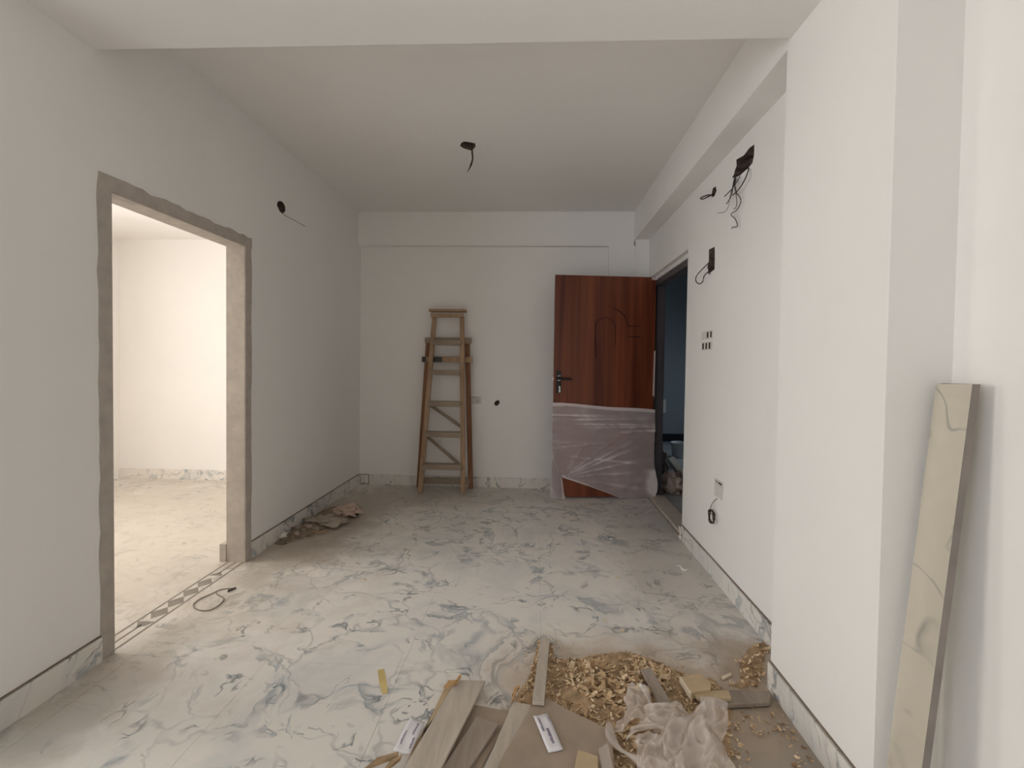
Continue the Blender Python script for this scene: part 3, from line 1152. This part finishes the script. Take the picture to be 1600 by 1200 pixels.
mb = MB()
z0, z1 = 0.002, 1.282
a0, a1, b0, b1 = 1.263, 1.3725, 1.263, 1.3725
th = .020
V8 = [(sx(z0), a0, z0), (sx(z0) + th, a0, z0), (sx(z0) + th, a1, z0), (sx(z0), a1, z0),
      (sx(z1), a0, z1), (sx(z1) + th, a0, z1), (sx(z1) + th, a1, z1 - .002), (sx(z1), a1, z1 - .004)]
mb.add(V8, [(0, 3, 2, 1), (1, 2, 6, 5), (2, 3, 7, 6), (3, 0, 4, 7)])
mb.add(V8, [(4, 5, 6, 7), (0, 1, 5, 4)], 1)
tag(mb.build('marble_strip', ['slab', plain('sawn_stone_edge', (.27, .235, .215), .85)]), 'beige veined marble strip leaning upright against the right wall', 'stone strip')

# ------------------------------------------------------------------ debris: planks, boards, labels
PG = 'planks and offcuts dumped on the floor'
plank('plank', [(700, 1062), (722, 1063), (672, 1130), (640, 1190)], .012, .010, 'yellow', 'thin yellowish plank beneath the leftmost grey plank', group=PG, extend=1.35)
plank('plank', [(713, 1062), (758.7, 1063), (689, 1200), (631, 1200)], .034, .012, 'plank', 'leftmost broad pale grey plank running out of frame', group=PG, extend=1.5)
plank('plank', [(738, 1100), (800, 1112), (752, 1200), (688, 1200)], .008, .006, 'board', 'flat dusty board beneath the dark ribbed plank', group=PG, extend=1.4)
plank('plank', [(745.6, 1118), (779, 1131), (734, 1200), (691, 1200)], .024, .012, 'plank_dark', 'dark ribbed plank between the two pale grey planks', group=PG, extend=1.5)
plank('plank', [(802, 1096), (831, 1101), (801, 1180), (757, 1200)], .027, .012, 'plank', 'narrow pale grey plank touching the big brown board', group=PG, extend=1.3)
big = [at(u, v, 2, .042) for u, v in ((834, 1098), (857.5, 1092), (889, 1109), (920, 1124), (950, 1138), (957, 1165), (962, 1215), (850, 1260), (752, 1260), (782, 1188))]
mb = MB()
mb.prism([p - Vector((0, 0, .010)) for p in big], (0, 0, .010))
tag(mb.build('board', 'board', bevel=.001), 'big dusty brown board carrying a white label', 'board', PG)
mb = MB()
p0, p1 = at(852, 998, 2, .022), at(841, 1100, 2, .052)
mb.bar(p0, p1, (1, 0, 0), .044, .012)
tag(mb.build('batten', 'plank', bevel=.002), 'long thin batten pointing away across the sawdust', 'batten', PG)
mb = MB()
a, b = at(1009, 1046, 2, .05), at(1040, 1102, 2, .06)
mb.bar(a, b, (1, 0, .25), .045, .012)
tag(mb.build('batten', 'plank_dark', bevel=.002), 'short grey batten half under the plastic bag', 'batten', PG)
# offcut with pale cut edge
oc = thing('offcut', at(1085, 1070, 2, 0), 'thick yellow offcut with a pale cut edge beside the bag', 'offcut', PG)
P = [at(u, v, 2, .055) for u, v in ((1064, 1057), (1093, 1052), (1111, 1066), (1110, 1077), (1080, 1082))]
mb = MB()
mb.prism([p - Vector((0, 0, .028)) for p in P], (0, 0, .028))
mb.build('block', 'yellow', oc, bevel=.001)
mb = MB()
mb.bar(P[0] + Vector((-.003, 0, -.012)), P[4] + Vector((-.003, -.003, -.012)), (1, 0, 0), .008, .022)
mb.build('cut_edge', 'cut', oc)
plank('plank', [(1082, 1080), (1138, 1078), (1143, 1091), (1090, 1091)], .045, .012, 'yellow', 'short yellow plank lying behind the plastic bag', group=PG)
plank('plank', [(1118, 1077), (1203, 1079), (1203, 1097), (1130, 1101)], .024, .016, 'plank_dark', 'dusty grey plank end touching the pillar skirting', group=PG)
plank('cardboard_piece', [(903, 1171), (934, 1181), (936, 1225), (893, 1225)], .064, .008, 'yellow', 'yellowish card piece at the bottom edge on the brown board', 'cardboard', PG)
plank('plank', [(1127, 1056), (1142, 1050), (1143, 1054), (1129, 1061)], .012, .008, 'cut', 'small pale splinter board near the skirting', group=PG)
# orange splinters
for i, (u, v, ln_, an) in enumerate(((704, 1068, .05, .4), (716, 1061, .045, 1.2), (803, 1088, .06, 1.3), (597, 1188, .10, .5), (612, 1194, .07, .9), (898, 1196, .05, .3), (806, 1078, .05, 1.0))):
    c = at(u, v, 2, .045 if i in (0, 1) else .03)
    d = Vector((math.cos(an), math.sin(an), 0)) * ln_ / 2
    m = MB()
    m.prism([c - d - Vector((0, .012, .006)), c + d - Vector((0, .006, .006)), c + d + Vector((0, .010, -.006)), c - d * .4 + Vector((0, .016, -.006))], (0, 0, .010))
    lbl = ['orange splinter on the far end of the leftmost plank', 'curled orange splinter at the tip of the leftmost plank', 'orange splinter at the tip of the narrow plank',
           'brown bark piece at the bottom left of the planks', 'thin brown bark piece beside the torn packet', 'orange chunk on the brown board at the bottom edge', 'orange splinter beside the foot of the batten'][i]
    tag(m.build('splinter', 'orange' if i not in (3, 4) else 'sawdust'), lbl, 'splinter', 'splinters around the planks')


def sticker(px, z, label, marks, curl):
    P = [at(u, v, 2, z) for u, v in px]
    root = thing('label', sum(P, Vector()) / 4, label, 'label')
    m = MB()
    n = 8
    vs = []
    for i in range(n + 1):
        for j in range(5):
            f, g = i / n, j / 4
            p = (P[0] * (1 - g) + P[1] * g) * (1 - f) + (P[3] * (1 - g) + P[2] * g) * f
            p = p + Vector((0, 0, curl * (abs(math.sin(f * 4.0)) * .6 + (g - .5) ** 2 * 2) + .0012))
            vs.append(p)
    m.add(vs, [(i * 5 + j, (i + 1) * 5 + j, (i + 1) * 5 + j + 1, i * 5 + j + 1) for i in range(n) for j in range(4)])
    o = m.build('paper', 'label', root, True)
    sm = o.modifiers.new('thick', 'SOLIDIFY')
    sm.thickness = .0012
    sm.offset = -1
    for (f0, f1, g0, g1) in marks:
        def pt(f, g):
            p = (P[0] * (1 - g) + P[1] * g) * (1 - f) + (P[3] * (1 - g) + P[2] * g) * f
            return p + Vector((0, 0, curl * (abs(math.sin(f * 4.0)) * .6 + (g - .5) ** 2 * 2) + .0040))
        m = MB()
        k = max(2, int((f1 - f0) / .04))
        r = random.Random(int(f0 * 1000 + g0 * 77))
        for i in range(k):
            a_, b_ = f0 + (f1 - f0) * i / k, f0 + (f1 - f0) * (i + .72) / k
            gg = g0 + r.uniform(0, .35) * (g1 - g0)
            m.add([pt(a_, gg), pt(b_, gg + .02), pt(b_, g1), pt(a_, g1 - .02)], [(0, 1, 2, 3)])
        m.build('print', 'ink', o)


sticker([(833, 1120), (855, 1115.5), (880, 1173), (857, 1178)], .0432, 'white printed label stuck on the big brown board', [(.10, .48, .16, .34), (.42, .82, .42, .66), (.12, .26, .86, .96)], .003)
sticker([(643, 1120), (664, 1131), (640, 1182), (614, 1176)], .018, 'torn white printed packet beside the leftmost plank', [(.12, .5, .58, .72), (.55, .85, .74, .9), (.45, .8, .12, .26)], .008)

# ------------------------------------------------------------------ sawdust heap and shavings
def inpoly(x, y, P):
    c = False
    j = len(P) - 1
    for i in range(len(P)):
        if (P[i][1] > y) != (P[j][1] > y) and x < (P[j][0] - P[i][0]) * (y - P[i][1]) / (P[j][1] - P[i][1]) + P[i][0]:
            c = not c
        j = i
    return c


def edge_dist(x, y, P):
    best = 9
    for i in range(len(P)):
        a, b = Vector(P[i - 1]), Vector(P[i])
        t = max(0, min(1, (Vector((x, y)) - a).dot(b - a) / max((b - a).length_squared, 1e-9)))
        best = min(best, (a + (b - a) * t - Vector((x, y))).length)
    return best


HEAP = pxpoly([(840, 1004), (864, 1004), (866, 1030), (900, 1031), (940, 1022), (980, 1018), (1020, 1031), (1070, 1054), (1115, 1062), (1128, 1076), (1145, 1092), (1140, 1160), (1150, 1230), (950, 1240), (945, 1150), (880, 1115), (845, 1108), (800, 1105), (808, 1085), (828, 1060), (836, 1030)], 2, 0, 0, 1)
HEAP2 = pxpoly([(1150, 1030), (1168, 1012), (1190, 1000), (1203, 1006), (1200, 1040), (1190, 1075), (1165, 1078), (1130, 1079), (1150, 1060)], 2, 0, 0, 1)


def heap_h(x, y, P, top):
    if not inpoly(x, y, P):
        return 0
    e = edge_dist(x, y, P)
    n_ = noise.noise(Vector((x * 9, y * 9, 0))) * .35 + noise.noise(Vector((x * 28, y * 28, 3))) * .3 + noise.noise(Vector((x * 70, y * 70, 5))) * .2
    return max(0, top * min(1, e / .09) * (.75 + n_))


def heap(name, P, top, mat, label, st=.009):
    x0, x1 = min(p[0] for p in P), max(p[0] for p in P)
    y0, y1 = min(p[1] for p in P), max(p[1] for p in P)
    nx, ny = int((x1 - x0) / st), int((y1 - y0) / st)
    m = MB()
    idx = {}
    vs = []
    hs = {}
    for i in range(nx + 1):
        for j in range(ny + 1):
            x, y = x0 + i * st, y0 + j * st
            hs[i, j] = heap_h(x, y, P, top)
    fs = []

    def vid(i, j):
        if (i, j) not in idx:
            idx[i, j] = len(vs)
            vs.append((x0 + i * st, y0 + j * st, hs[i, j] + .0004))
        return idx[i, j]
    for i in range(nx):
        for j in range(ny):
            if max(hs[i, j], hs[i + 1, j], hs[i, j + 1], hs[i + 1, j + 1]) > 0.001:
                fs.append((vid(i, j), vid(i + 1, j), vid(i + 1, j + 1), vid(i, j + 1)))
    m.add(vs, fs)
    return tag(m.build(name, mat, None, True), label, 'sawdust' if 'saw' in name else 'rubble', None, 'stuff')


heap('sawdust_heap', HEAP, .030, 'sawdust', 'brown sawdust heap on the marble floor under the bag')
heap('sawdust_heap', HEAP2, .006, 'sawdust', 'thin sawdust spill in the corner beside the pillar')


def shavings(name, spots, label):
    """spots: list of (poly or ellipse sampler, count, top)"""
    m = MB()
    r = random.Random(11)
    for P, cnt, top, smin, smax in spots:
        x0, x1 = min(p[0] for p in P), max(p[0] for p in P)
        y0, y1 = min(p[1] for p in P), max(p[1] for p in P)
        k = 0
        guard = 0
        while k < cnt and guard < cnt * 20:
            guard += 1
            x, y = r.uniform(x0, x1), r.uniform(y0, y1)
            if not inpoly(x, y, P):
                continue
            if noise.noise(Vector((x * 7, y * 7, 9))) < r.uniform(-.6, .5):
                continue
            k += 1
            z = (heap_h(x, y, P, top) if top else 0) + r.uniform(.002, .008)
            L, W = r.uniform(smin, smax), r.uniform(.3, .6)
            W *= L
            a = r.uniform(0, math.tau)
            rot = Matrix.Rotation(a, 3, 'Z') @ Matrix.Rotation(r.uniform(-.5, .5), 3, 'X') @ Matrix.Rotation(r.uniform(-.5, .5), 3, 'Y')
            curl = r.uniform(.1, .5) * L
            vs = []
            for f in (-1, 0, 1):
                for g in (-1, 1):
                    vs.append(Vector((x, y, z)) + rot @ Vector((f * L / 2, g * W / 2 * (1 - .3 * abs(f)), curl * abs(f) * .5)))
            zm = min(q.z for q in vs)
            if zm < .0008:
                vs = [q + Vector((0, 0, .0008 - zm)) for q in vs]
            m.add(vs, [(0, 1, 3, 2), (2, 3, 5, 4)], r.choice((0, 0, 1, 1, 1, 2)))
    return tag(m.build(name, ['chip1', 'chip2', 'chip3']), label, 'shavings', None, 'stuff')


SC1 = pxpoly([(1110, 1085), (1203, 1085), (1290, 1220), (1110, 1220)], 2, 0, 0, 1)
SC2 = pxpoly([(800, 1000), (880, 1000), (1000, 1010), (1100, 1040), (1160, 1075), (1130, 1110), (790, 1110)], 2, 0, 0, 1)
CORE = pxpoly([(868, 1045), (930, 1035), (1000, 1035), (1060, 1060), (1075, 1085), (1000, 1140), (960, 1140), (880, 1100)], 2, 0, 0, 1)
LEFTP = pxpoly([(842, 1003), (850, 1003), (835, 1070), (820, 1100), (803, 1105), (825, 1060), (836, 1030)], 2, 0, 0, 1)
EDGE = pxpoly([(860, 1085), (900, 1100), (960, 1135), (1060, 1150), (1060, 1220), (950, 1220), (955, 1150), (880, 1115)], 2, 0, 0, 1)
shavings('wood_shavings', [(HEAP, 1700, .030, .006, .020), (CORE, 760, .034, .018, .046), (LEFTP, 160, .02, .008, .022), (EDGE, 200, .04, .014, .030),
                           (HEAP2, 90, .006, .008, .028), (SC1, 170, 0, .006, .022), (SC2, 650, 0, .003, .009)], 'pale wood shavings strewn over the sawdust heap')

# ------------------------------------------------------------------ crumpled plastic bag
bag = thing('plastic_bag', at(1060, 1150, 2, 0), 'crumpled milky plastic bag lying on the sawdust', 'plastic bag')


def foldsheet(name, px, zf, seed, nu=44, nv=34, amp=.03, freq=7, mat='bag'):
    """quad sheet between four floor pixels, raised and creased"""
    P = [at(u, v, 2, zf(.5, .5)) for u, v in px]
    for p_ in P:
        p_.z = 0
    vs, cre = [], []
    for i in range(nu + 1):
        for j in range(nv + 1):
            f, g = i / nu, j / nv
            p = (P[0] * (1 - f) + P[1] * f) * (1 - g) + (P[3] * (1 - f) + P[2] * f) * g
            wob = Vector((noise.noise(Vector((f * 3, g * 3, seed))), noise.noise(Vector((f * 3, g * 3, seed + 5))), 0)) * .035
            cr = 1 - abs(noise.noise(Vector((f * freq * .8 + .8 * g, g * freq * .5, seed + 2)))) * 2
            cr2 = 1 - abs(noise.noise(Vector((f * freq * 1.7, g * freq * 1.5 + f, seed + 7)))) * 2
            z = zf(f, g) + amp * max(cr, -.3) + amp * .35 * cr2
            cre.append(max(0, cr2) ** 3 * .8)  # creases made more opaque: highlight lines painted into the bag sheet
            vs.append(p + wob + Vector((0, 0, max(z, .036))))
    m = MB()
    m.add(vs, [(i * (nv + 1) + j, (i + 1) * (nv + 1) + j, (i + 1) * (nv + 1) + j + 1, i * (nv + 1) + j + 1) for i in range(nu) for j in range(nv)])
    o = m.build(name, mat, bag, True)
    at_ = o.data.attributes.new('fold', 'FLOAT', 'POINT')
    for k_, c_ in enumerate(cre):
        at_.data[k_].value = c_
    return o


foldsheet('bag_body', [(1020, 1112), (1115, 1100), (1142, 1215), (1010, 1225)], lambda f, g: .050 + .045 * math.sin(min(1, max(0, f)) * math.pi) * math.sin(min(1, g + .2) * math.pi * .8), 2.4, amp=.026, freq=3.6)
foldsheet('bag_body', [(1070, 1108), (1138, 1100), (1144, 1215), (1060, 1215)], lambda f, g: .075 + .035 * math.sin(f * math.pi), 12.4, 34, 38, .022, 4)
foldsheet('bag_flap', [(986, 1075), (1003, 1070), (1036, 1122), (955, 1138)], lambda f, g: .055 + .028 * math.sin(f * math.pi), 5.7, 24, 24, .014, 3.4)
foldsheet('bag_flap', [(1005, 1108), (1065, 1095), (1095, 1125), (985, 1152)], lambda f, g: .072 + .022 * math.sin(f * math.pi), 15.7, 28, 28, .018, 3.6)
foldsheet('bag_flap', [(1000, 1140), (1060, 1150), (1045, 1220), (985, 1200)], lambda f, g: .058 + .03 * math.sin(f * math.pi), 21.7, 28, 28, .018, 3.6)
m = MB()
m.tube([at(u, v, 2, .05) for u, v in ((952, 1132), (954, 1150), (966, 1168), (984, 1180), (1000, 1190), (1006, 1205))], lambda f: .012 + .006 * math.sin(f * 9), 8)
m.build('bag_handle', 'bag', bag, True)
m = MB()
m.tube([at(u, v, 2, .07) for u, v in ((1095, 1097), (1115, 1098), (1130, 1102), (1137, 1104))], lambda f: .020 - .004 * f, 8)
m.build('bag_handle', 'bag', bag, True)
m = MB()
m.tube([at(u, v, 2, .06) for u, v in ((1000, 1069), (1008, 1082), (1016, 1100), (1026, 1115))], lambda f: .006 + .002 * math.sin(f * 9), 6)
m.build('bag_edge', 'white', bag, True)
m = MB()
P = [at(u, v, 2, .058) for u, v in ((935, 1172), (950, 1162), (957, 1200), (962, 1225), (945, 1225))]
m.prism(P, (0, 0, .003))
tag(m.build('plastic_strip', 'bag'), 'pale greenish plastic strip at the right edge of the brown board', 'plastic strip')

# ------------------------------------------------------------------ rubble along the left wall and small litter
RUB = pxpoly([(424, 850), (440, 834), (470, 815), (505, 796), (545, 790), (562, 800), (545, 815), (510, 826), (470, 842), (440, 852)], 2, 0, 0, 1)
RUB = [(max(x, XL + .016), y) for x, y in RUB]
heap('rubble_heap', RUB, .05, 'dirt', 'brown dusty rubble heap along the left wall', .012)
c = at(541, 808, 2, 0)
crumple('paper_bag', (c.x, c.y + .04, .012), .11, .10, .060, 'pink', 1.2, 'crumpled pinkish paper bag on the rubble by the left wall', 'bag')
c = at(504, 824, 2, 0)
crumple('sack_scrap', (c.x, c.y + .05, .014), .16, .10, .04, 'scrap', 4.2, 'crumpled grey sack scrap lying on the rubble', 'sack')
c = at(434, 845, 2, 0)
crumple('plaster_lump', (c.x + .02, c.y + .04, .01), .03, .03, .03, 'white', 6.2, 'small white plaster lump at the near end of the rubble', 'plaster', 14)
for i, pp in enumerate((((455, 826), (470, 822), (485, 817)), ((488, 831), (500, 834), (518, 827)), ((515, 800), (525, 797), (533, 801)))):
    m = MB()
    m.tube([at(u, v + random.uniform(-1, 1), 2, .03) for u, v in pp], lambda f: .003 + .005 * (1 - f), 6)
    tag(m.build('twig', 'chip3'), ['dark twig on the rubble near the plaster lump', 'dark twig along the front of the sack scrap', 'dark twig behind the pinkish paper bag'][i], 'twig', 'dark twigs in the rubble')
for i in range(16):
    u = random.uniform(428, 530)
    c = at(u, 852 - (u - 428) * .38 + random.uniform(-10, 8), 2, 0)
    c.x = max(c.x, XL + .05)
    r_ = random.uniform(.010, .026)
    m = MB()
    base = [Vector((r_ * random.uniform(.7, 1.3) * math.cos(k * 1.26), r_ * random.uniform(.6, 1.1) * math.sin(k * 1.26), 0)) for k in range(5)]
    hz = heap_h(c.x, c.y, RUB, .05) * .9
    m.prism([c + b_ + Vector((0, 0, hz)) for b_ in base], (random.uniform(-.006, .006), random.uniform(-.006, .006), r_ * random.uniform(.6, 1.2)))
    tag(m.build('rubble_piece', random.choice(['scrap', 'dirt', 'pink', 'scrap', 'grout'])), 'small broken plaster piece in the rubble along the left wall', 'rubble', 'broken plaster pieces in the left rubble')
# wire loop on the floor by the threshold
wl = thing('floor_wire', at(335, 938, 2, 0), 'thin wire loop lying on the floor by the threshold', 'wire')
wire('wire', wl, [at(u, v, 2, .004) for u, v in ((356, 922), (367, 919), (360, 919.5), (345, 921), (330, 928), (312, 936), (302, 945), (308, 952), (322, 954), (335, 950), (347, 941), (349, 934), (340, 929), (338, 926))], .0028, 'wire_pale')
wire('wire_end', wl, [at(u, v, 2, .005) for u, v in ((356, 924.5), (362, 921), (368.5, 918))], .004, 'wire')
# white scraps and crumbs
m = MB()
m.tube([at(1061.5, 823, 0, XR - .02), at(1063, 830, 0, XR - .022), at(1063.5, 836, 0, XR - .024)], .007, 6)
m.tube([at(1062, 837, 0, XR - .026), at(1063.5, 842, 0, XR - .03)], .012, 6)
tag(m.build('putty_drip', 'white', None, True), 'white putty drip on the end of the right skirting', 'putty')
m = MB()
m.tube([at(u, v, 2, .007) for u, v in ((1056, 884), (1063, 885), (1066, 889), (1070, 891), (1074, 890))], lambda f: .004 + .005 * math.sin(f * 3), 6)
tag(m.build('white_scrap', 'white', None, True), 'white putty scrap on the floor near the right skirting', 'scrap')
for i, (u, v, lb) in enumerate(((965, 904, 'pale wood crumb alone on the floor right of centre'), (971, 985, 'pale wood chip on the floor beyond the sawdust heap'), (954.5, 842, 'small white crumb on the floor in front of the door'), (567, 905, 'tan crumb on the floor left of centre'), (745, 808, 'white crumb on the floor in front of the ladder'))):
    c = at(u, v, 2, .004)
    m = MB()
    a_ = .010 if i < 2 else .009
    m.prism([c + Vector((-a_ * 1.4, -a_, -.004)), c + Vector((a_, -a_ * .7, -.004)), c + Vector((a_ * 1.5, a_ * .5, -.004)), c + Vector((-a_ * .3, a_, -.004))], (.002, 0, .010))
    tag(m.build('crumb', 'cut' if i != 2 else 'white'), lb, 'crumb', 'crumbs on the marble floor')
# yellow paint smear on the marble
m = MB()
m.prism([at(u, v, 2, .0003) for u, v in ((590, 1047), (600, 1045), (604, 1065), (606, 1082), (598, 1086), (593, 1070))], (0, 0, .0008))
tag(m.build('paint_smear', plain('yellow_smear', (.62, .48, .20), .6)), 'yellow paint smear on the marble floor left of the planks', 'paint smear')
